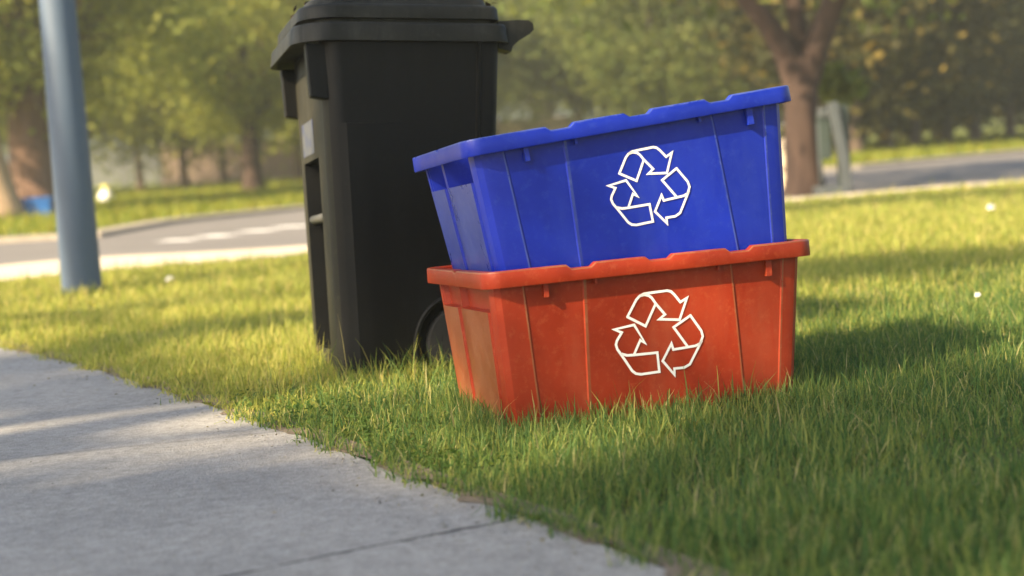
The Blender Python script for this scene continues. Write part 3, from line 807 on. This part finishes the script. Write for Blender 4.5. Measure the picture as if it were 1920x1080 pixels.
# grass of the verge beyond the road
rv = np.random.default_rng(31)
X, Y = scatter(13.5, 34, 260, rv, .37, 1.0)
KP = list(KERB_IN) + [Vector((90, 160, 0)), Vector((-90, 160, 0))]
m = inside_poly(KP, X, Y); X, Y = X[m], Y[m]
V, F = blades(X, Y, .075 * rv.lognormal(0, .35, len(X)), .022 * rv.uniform(.6, 1.4, len(X)), rv, 2, .5, VERGE_Z - .006)
vg = np_mesh("verge_grass", V, F, MAT['farlawn'], 4, True)
tag(vg, "bright blurred grass on the verge beyond the road", "grass", kind="stuff")

# flowers: white clover / dandelion heads in the lawn
def flower(px, py, h, r):
    p = at(px, py, h); base = Vector((p.x + .004, p.y, 0))
    root = empty("white_flower", base)
    s = MB(); s.tube([(0, 0, 0), (-.002, 0, h * .5), (-.004, 0, h)], .0016, 6); s.build("stem", MAT['clover'], root)
    hd = MB(); rr = random.Random(int(px))
    for k in range(60):
        z = rr.uniform(-.5, 1); a = rr.uniform(0, 6.283); q = math.sqrt(max(0, 1 - z * z)); d = Vector((q * math.cos(a), q * math.sin(a), z))
        c = Vector((-.004, 0, h)) + d * r; e = d.orthogonal().normalized() * r * .28; f = d.cross(e)
        hd.add([c - e - f * .4, c + d * r * .3, c + e - f * .4, c - d * r * .8], [(0, 1, 2, 3)])
    hd.build("flower_head", MAT['white_ink'], root)
    return root
tag(flower(1858, 389, .05, .016), "white flower head in the bright sunlit strip of lawn, far right", "flower")
tag(flower(1833, 553, .07, .007), "tiny white flower in the taller shaded grass right of the boxes", "flower")
tag(flower(318, 523, .04, .013), "pale flower in the sunlit lawn right of the grey pole", "flower")

# ------------------------------------------------------------------ trees
def crown_pts(clumps, per, rg):
    C = []
    for c, r in clumps:
        q = rg.normal(size=(per, 3)) * (r * .52); C.append(q * (1, 1, .8) + np.array(c))
    return np.vstack(C)
def limb(mb, a, b, r0, r1, sag=.12, n=6, seg=9, rr=random):
    a, b = Vector(a), Vector(b); d = b - a; side = Vector((rr.uniform(-1, 1), rr.uniform(-1, 1), rr.uniform(.1, .6))) * d.length * sag
    pts = [a + d * t + side * math.sin(math.pi * t) for t in [k / n for k in range(n + 1)]]
    mb.tube(pts, [r0 + (r1 - r0) * k / n for k in range(n + 1)], seg, wob=.05)
    return pts
def make_tree(base, h_fork, r_trunk, cc, cr, nclump, per, lsize, lmat, bmat, label, group=None, seed=0, limbs=7, lean=(0, 0), name="tree", zmin=None, shell=.55, clumps=None, flare=1.35):
    rr = random.Random(seed); rg = np.random.default_rng(seed + 100)
    base = Vector(base); root = empty(name, base); tag(root, label, "tree", group)
    tr = MB(); top = Vector((lean[0], lean[1], h_fork))
    n = 8
    pts = [Vector((top.x * (k / n) ** 1.3, top.y * (k / n) ** 1.3, -.05 + (h_fork + .05) * k / n)) for k in range(n + 1)]
    rad = [r_trunk * (flare - (flare - 1) * min(1, (k / n) * 4)) * (1 - .22 * k / n) for k in range(n + 1)]
    tr.tube(pts, rad, 16, wob=.05)
    cc = Vector(cc); cl = []
    if clumps is None:
        for k in range(nclump):
            while True:
                d = Vector((rr.uniform(-1, 1), rr.uniform(-1, 1), rr.uniform(-1, 1)))
                if shell < d.length < 1: break
            p = Vector((cc.x + d.x * cr[0], cc.y + d.y * cr[1], cc.z + d.z * cr[2]))
            if zmin is not None: p.z = max(p.z, zmin + rr.uniform(0, .4))
            cl.append((p, rr.uniform(.28, .55) * min(cr)))
    else: cl = [(Vector(c) - base, r) for c, r in clumps]
    for k in range(limbs):
        c = cl[(k * 7) % len(cl)][0]
        P = limb(tr, top - Vector((0, 0, rr.uniform(0, .12 * h_fork))), top.lerp(c, .9), r_trunk * rr.uniform(.38, .6), r_trunk * .10, .12, rr=rr)
        for j in range(2):
            c2 = cl[(k * 5 + j * 3 + 1) % len(cl)][0]
            limb(tr, P[3], P[3].lerp(c2, .7), r_trunk * .2, r_trunk * .05, .1, 5, 6, rr=rr)
    tr.build("trunk", bmat, root, smooth=True)
    V, F = leaf_quads(crown_pts([((c.x, c.y, c.z), r) for c, r in cl], per, rg), lsize, rg)
    if zmin is not None: V[:, 2] = np.maximum(V[:, 2], .03)
    cr_ = np_mesh("crown", V, F, lmat); cr_.parent = root
    return root

# the forked tree behind the boxes on the right
root = empty("forked_tree", tree_r); tag(root, "red-brown forked tree at the road edge behind the right end of the boxes", "tree")
tr = MB()
def atl(px, py, dy=0.0): return at_y(px, py, tree_r.y + dy) - tree_r
def wd(px): return px / FPX * tree_r.y / 2
fork = atl(1500, 118)
tr.tube([(0, 0, -.05), atl(1510, 358), atl(1508, 330), atl(1505, 270), atl(1503, 210), atl(1501, 160), fork, atl(1500, 100)],
        [wd(96), wd(84), wd(72), wd(67), wd(62), wd(60), wd(42), wd(30)], 18, wob=.04)
tr.tube([atl(1503, 235), atl(1494, 160), atl(1476, 104), atl(1441, 48), atl(1400, -4), atl(1340, -90, .3), atl(1260, -190, .6)], [wd(44), wd(50), wd(47), wd(42), wd(38), wd(30), wd(18)], 14, wob=.04)
tr.tube([atl(1504, 235), atl(1511, 160), atl(1530, 90), atl(1552, 30), atl(1570, -10), atl(1610, -110, -.2), atl(1640, -260, -.4)], [wd(44), wd(50), wd(48), wd(45), wd(42), wd(34), wd(20)], 12, wob=.04)
tr.tube([atl(1502, 190, .05), atl(1501, 130, .1), atl(1494, 50, .2), atl(1486, -10, .3), atl(1478, -120, .5), atl(1470, -280, .8)], [wd(40), wd(44), wd(36), wd(32), wd(26), wd(14)], 12, wob=.04)
tr.build("trunk", MAT['bark'], root, smooth=True)
rr = random.Random(5); cl = []
for k in range(46):
    cl.append(((rr.uniform(-2.1, 2.1), rr.uniform(-1.5, 1.9), rr.uniform(2.0, 4.2)), rr.uniform(.4, .7)))
for px, py, dy, r in ((1585, 165, .5, .12), (1560, 150, .6, .12)): 
    p = atl(px, py, dy); cl.append(((p.x, p.y, p.z), r))
rgx = np.random.default_rng(9)
V, F = leaf_quads(crown_pts(cl, 170, rgx), .075, rgx)
c_ = np_mesh("crown", V, F, MAT['leaf_g']); c_.parent = root

def gp(px, py, z=VERGE_Z): return at(px, py, z)
# left: broad old trunk and a paler one beside it
make_tree(gp(68, 404), 1.55, .29, (0.2, .3, 3.2), (2.6, 2.2, 1.7), 44, 430, .062, MAT['leaf_y'], MAT['bark4'], "broad old brown trunk with spreading limbs, behind the grey pole at far left", seed=1, limbs=9, flare=1.5)
make_tree(gp(8, 412), 1.3, .22, (-.6, .2, 3.0), (1.8, 1.6, 1.5), 26, 400, .062, MAT['leaf_y'], MAT['bark3'], "pale tan trunk at the left edge, next to the broad brown trunk", seed=2, limbs=6, lean=(-.25, 0))
make_tree(gp(476, 361), 1.15, .165, (0, 0, 2.45), (2.1, 1.8, 1.35), 46, 420, .06, MAT['leaf_y'], MAT['bark'], "small round-crowned tree on the grass bank left of the black bin", seed=3, limbs=8)
GL = "blurred yellow-green trees beyond the verge on the left"
for i, (px, y, rc_, lm) in enumerate(((150, 31, 2.6, 'leaf_y'), (262, 36, 2.8, 'leaf_g'), (345, 31, 2.3, 'leaf_y'), (420, 40, 3.0, 'leaf_y'), (560, 36, 2.6, 'leaf_g'), (640, 30, 2.3, 'leaf_y'), (30, 38, 3.0, 'leaf_y'), (-120, 30, 2.6, 'leaf_y'))):
    p = at_y(px, 330, y); 
    make_tree((p.x, p.y, VERGE_Z), 1.2, .085, (0, 0, 2.95), (rc_, rc_ * .8, 2.0), 60, 430, .064, MAT[lm], MAT['bark2'], "out-of-focus yellow-green tree in the row beyond the grass on the left", GL, seed=20 + i, limbs=7)
GC = "hazy trees behind the boxes in the middle distance"
for i, (px, y, rc_, lm, z) in enumerate(((800, 34, 2.5, 'leaf_g', 2.9), (930, 42, 2.8, 'leaf_g', 3.4), (1090, 33, 2.3, 'leaf_g', 3.1), (1180, 40, 2.9, 'leaf_g', 2.9), (1290, 29, 2.3, 'leaf_g', 2.8), (1400, 36, 2.8, 'leaf_d', 2.7), (1010, 50, 3.2, 'leaf_y', 3.7))):
    p = at_y(px, 260, y)
    make_tree((p.x, p.y, VERGE_Z), 1.1, .09, (0, 0, z), (rc_, rc_ * .8, 1.95), 56, 420, .066, MAT[lm], MAT['bark2'], "hazy green tree standing beyond the road behind the stacked boxes", GC, seed=40 + i, limbs=7)
GR = "slim trunks of the dark thicket on the right"
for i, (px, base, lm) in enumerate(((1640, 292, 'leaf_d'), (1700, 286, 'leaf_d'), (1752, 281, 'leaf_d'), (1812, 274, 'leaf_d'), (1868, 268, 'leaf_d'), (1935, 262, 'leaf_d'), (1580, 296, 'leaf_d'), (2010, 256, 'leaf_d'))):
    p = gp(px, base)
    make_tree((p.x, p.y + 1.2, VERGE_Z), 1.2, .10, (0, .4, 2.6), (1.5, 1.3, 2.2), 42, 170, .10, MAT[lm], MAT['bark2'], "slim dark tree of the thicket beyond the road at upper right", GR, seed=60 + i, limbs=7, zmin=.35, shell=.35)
# the far wood that closes the view
rw = np.random.default_rng(77)
C = []
for k in range(420):
    a = rw.uniform(-34, 34); y = rw.uniform(46, 58) + .1 * abs(a); z = rw.uniform(.6, 9.5); r = rw.uniform(.9, 1.6)
    C.append(rw.normal(size=(100, 3)) * r * .55 + (a, y, z))
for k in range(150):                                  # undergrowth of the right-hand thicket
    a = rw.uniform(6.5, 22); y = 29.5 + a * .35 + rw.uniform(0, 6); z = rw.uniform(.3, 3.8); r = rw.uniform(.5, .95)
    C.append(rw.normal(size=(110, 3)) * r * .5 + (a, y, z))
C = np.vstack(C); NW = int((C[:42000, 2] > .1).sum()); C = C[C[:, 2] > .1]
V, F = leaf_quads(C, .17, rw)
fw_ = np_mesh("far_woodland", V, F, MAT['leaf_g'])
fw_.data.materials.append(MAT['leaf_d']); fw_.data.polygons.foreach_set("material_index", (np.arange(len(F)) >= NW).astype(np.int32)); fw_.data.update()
tag(fw_, "dark far-off woodland closing the view behind all the trees", "woodland", kind="stuff")
# unseen trees added off frame, crowns clumped to shade chosen spots
def shade_targets(lst, d): return [(Vector(at(px, py)) + SUND * (d + random.uniform(-.8, .8)), r * 1.15) for px, py, r in lst]
T1 = shade_targets([(1750, 950, .30), (1500, 1010, .26), (1880, 760, .28), (1250, 1000, .2), (1650, 800, .24), (1400, 930, .2), (1600, 900, .28), (1780, 850, .28), (1350, 1050, .25), (1850, 1000, .3), (1500, 860, .2)], 11)
T2 = shade_targets([(300, 1000, .22), (600, 1010, .22), (120, 960, .2), (800, 1020, .2), (450, 930, .16), (150, 1050, .25), (900, 1060, .2), (-100, 1000, .25), (40, 690, .26), (150, 725, .24), (250, 750, .16), (20, 760, .2), (70, 850, .10), (-80, 700, .3)], 15)
T3 = shade_targets([(1600, 505, .3), (1750, 500, .3), (1900, 490, .34), (1550, 520, .22), (1560, 390, .3), (1700, 378, .34), (1650, 340, .6), (1760, 325, .6), (1860, 310, .65), (1820, 335, .55), (1930, 315, .6), (1880, 366, .36), (420, 620, .16), (520, 610, .18), (300, 640, .16)], 12)
def body_targets(d):
    out = []
    for (loc, Rm), pts in ((RED, ((-.33, -.12, .10), (-.33, .10, .22), (-.33, -.15, .26), (-.30, -.24, .06), (-.33, -.06, .28), (-.33, .14, .285))), (BLU, ((-.33, -.05, .12), (-.33, .15, .27), (-.33, -.16, .28), (-.33, 0, .28)))):
        for p in pts: out.append((Vector(loc) + Rm @ Vector(p) + SUND * (d + random.uniform(-.4, .4)), .15))
    return out
T4 = body_targets(9)
T6 = [(MBIN @ Vector((x, -bw / 2 + .02, z)) + SUND * (7.5 + random.uniform(-.5, .5)), .17) for x in (-.10, .06, .20) for z in (.30, .44, .58, .72, .84)]
T5 = [(Vector((2.2 + random.uniform(-1.4, 1.6), 1.3 + random.uniform(-1.6, 1.5), random.uniform(1.9, 3.4))), .5) for _ in range(40)]
for i, T in enumerate((T1, T2, T3, T4, T5, T6)):
    c = sum((t[0] for t in T), Vector()) / len(T)
    make_tree((4.9 if i == 4 else c.x - .8, c.y, 0), 2.2, .14, (0, 0, 0), (1, 1, 1), 0, (190, 190, 170, 44, 190, 90)[i], (.085, .085, .085, .055, .085, .06)[i], MAT['leaf_g'], MAT['bark2'], "unseen tree added off frame, crown shaped to shade the lawn, boxes and bin", "unseen trees added for shade", seed=90 + i, limbs=6, clumps=T)

# ------------------------------------------------------------------ small things of the background
def blue_tub():
    p = gp(73, 407); w = 54 / FPX * p.y; root = empty("storage_tub", p, (0, 0, .2)); tag(root, "small bright blue tub lying at the foot of the broad brown trunk", "tub")
    mb = MB(); a = w / 2; d = a * .7; h = .23
    def rg_(z, k): return [(x * k, y * k, z) for x, y in ((-a + .02, -d), (a - .02, -d), (a, -d + .02), (a, d - .02), (a - .02, d), (-a + .02, d), (-a, d - .02), (-a, -d + .02))]
    mb.loft([rg_(0, .86), rg_(h, .97), rg_(h, .92), rg_(.02, .80)]); mb.build("body", MAT['bluebin2'], root)
    rm = MB(); rm.loft([rg_(h - .03, .975), rg_(h - .03, 1.03), rg_(h + .005, 1.03), rg_(h + .005, .93), rg_(h - .03, .925)], False, False, True); rm.build("rim", MAT['bluebin2'], root)
blue_tub()
def white_bag():
    p = gp(200, 381); root = empty("tied_bag", p); tag(root, "small white tied bag with its top tinted yellow for sunlight on the far verge", "bag")
    mb = MB(); rr = random.Random(4); rings = []
    for z, r in ((0, .06), (.03, .10), (.09, .115), (.15, .10), (.19, .06), (.21, .025)):
        rings.append([(r * (1 + .10 * math.sin(3 * k / 16 * 6.28 + z * 30)) * math.cos(k / 16 * 6.283), r * (1 + .08 * math.cos(5 * k / 16 * 6.28)) * math.sin(k / 16 * 6.283), z) for k in range(16)])
    mb.loft(rings); mb.build("body", MAT['bag'], root, smooth=True)
    t = MB(); t.loft([[(r * math.cos(k / 12 * 6.283), r * math.sin(k / 12 * 6.283) * .7, z) for k in range(12)] for z, r in ((.195, .05), (.21, .035), (.235, .05), (.27, .075), (.272, .06))]); t.build("tied_top", MAT['yellow'], root, smooth=True)
white_bag()
def stand():
    b = at(1575, 362, .02); b.z = 0.0; root = empty("utility_stand", b); tag(root, "grey and green metal utility stand just right of the forked trunk", "utility stand")
    S = b.y / FPX
    def q(px, py, dy=0): return at_y(px, py, b.y + dy) - b
    m = MB(); m.tube([q(1590, 364), q(1582, 300), q(1570, 240), q(1560, 192)], [.050, .050, .052, .056], 4); bevel(m.build("post", MAT['greymetal'], root), .008)
    m = MB(); m.box((.045, .02, 0), (.10, .30, .70)); bevel(m.build("side_panel", MAT['greenmetal'], root), .012)
    m = MB(); a = q(1542, 300); c = q(1562, 212); m.box((a.x, .12, a.z), (c.x, .16, c.z)); bevel(m.build("back_panel", MAT['greenmetal'], root), .008)
    m = MB(); a = q(1540, 214); m.box((a.x, .10, a.z - .03), (.0, .17, a.z + .05)); bevel(m.build("top_rail", MAT['greymetal'], root), .01)
    m = MB(); a = q(1538, 366); m.box((a.x, -.05, 0), (.08, .34, .075)); bevel(m.build("base_slab", MAT['greymetal'], root), .012)
    m = MB(); a = q(1545, 300); m.tube([(a.x, .14, .05), (a.x, .14, a.z + .3)], .018, 10); m.build("back_leg", MAT['greymetal'], root, smooth=True)
stand()
def bollard():
    p = at(1474, 350, .02); p.z = .0; root_r = .055
    m = MB(); S = 95 / FPX * p.y
    m.lathe([(.06, 0), (.062, .02), (.056, .05), (.054, S - .06), (.046, S - .025), (.028, S - .006), (.0005, S)], p, (0, 0, 1), 24)
    tag(m.build("bollard", MAT['cream'], None, angle=40), "pale round-topped bollard between the blue box and the forked trunk", "bollard")
bollard()
def wall(name, cat, label, p0, p1, y, h, th, mat, capmat=None):
    a = at_y(p0, 330, y); b = at_y(p1, 330, y); root = empty(name, (a.x, y, VERGE_Z)); tag(root, label, cat)
    Lw = b.x - a.x; m = MB(); m.box((0, 0, -.05), (Lw, th, h)); m.build("wall_face", mat, root)
    m = MB(); m.box((-.04, -.05, h + .002), (Lw + .04, th + .05, h + .08)); bevel(m.build("coping", capmat or mat, root), .012)
    return root
wall("garden_wall", "wall", "low pinkish brick garden wall beyond the left-hand grass", 305, 720, 43.5, .95, .25, MAT['pinkwall'], MAT['cream'])
wall("cream_wall", "wall", "low cream wall glimpsed just above the blue box's left end", 940, 1085, 44, 1.05, .25, MAT['cream'])
def pillar():
    c = at_y(1022, 260, 45.2); root = empty("brick_pillar", (c.x, 45.2, VERGE_Z)); tag(root, "pale pink brick pillar among the trees above the blue box", "pillar")
    m = MB(); m.box((-.34, 0, 0), (.34, .6, 1.65)); bevel(m.build("shaft", MAT['pinkwall'], root), .02)
    m = MB(); m.box((-.42, -.08, 1.652), (.42, .68, 1.78)); bevel(m.build("cap", MAT['cream'], root), .02)
pillar()
def fence():
    a = at_y(165, 330, 44); b = at_y(300, 330, 44); root = empty("board_fence", (a.x, 44, VERGE_Z)); tag(root, "blue-grey board fence seen just right of the grey pole", "fence")
    Lw = b.x - a.x; m = MB(); n = 14
    for k in range(n): m.box((Lw * k / n + .01, 0, .05), (Lw * (k + 1) / n - .01, .025, 1.05 + .02 * (k % 2)))
    m.build("boards", MAT['greyfence'], root)
    for k in range(3):
        m = MB(); m.box((Lw * k / 2 - .05, .03, 0), (Lw * k / 2 + .05, .13, 1.15)); m.build("post", MAT['greyfence'], root)
fence()

# ------------------------------------------------------------------ haze: warm evening air over the whole place
hz = MB(); hz.box((-80, -30, -1), (80, 110, 16)); hzo = hz.build("haze", None); tag(hzo, kind="stuff")
hm = bpy.data.materials.new("haze_air"); hm.use_nodes = True
for n in list(hm.node_tree.nodes):
    if n.type == 'BSDF_PRINCIPLED': hm.node_tree.nodes.remove(n)
pv = hm.node_tree.nodes.new("ShaderNodeVolumePrincipled")
pv.inputs["Color"].default_value = (.90, .94, .80, 1); pv.inputs["Density"].default_value = .0032
pv.inputs["Anisotropy"].default_value = .2
hm.node_tree.links.new(pv.outputs[0], hm.node_tree.nodes["Material Output"].inputs["Volume"])
hzo.data.materials.append(hm)

# ------------------------------------------------------------------ grit and clippings along the footpath
rd_ = np.random.default_rng(55)
n = 900
t = rd_.uniform(0, 1, n); A_ = at(0, 660); B_ = at(1250, 1084)
off_ = np.abs(rd_.normal(0, .10, n)) - .03
far_ = rd_.uniform(0, 1, n) < .25
off_[far_] = rd_.uniform(.1, 1.4, int(far_.sum()))
C = np.c_[np.interp(t, _ii, _re[:, 0]) + nE.x * off_, np.interp(t, _ii, _re[:, 1]) + nE.y * off_, np.full(n, .0165)]
V, F = leaf_quads(C, .0042, rd_, .93)
gr = np_mesh("grit", V, F, leaf_mat("grit_and_clippings", [(0, (.05, .04, .03)), (.4, (.12, .10, .07)), (.7, (.22, .20, .10)), (1, (.30, .26, .2))], .05))
tag(gr, "grit, dry clippings and crumbs of soil scattered along the edge of the concrete path", "grit", kind="stuff")
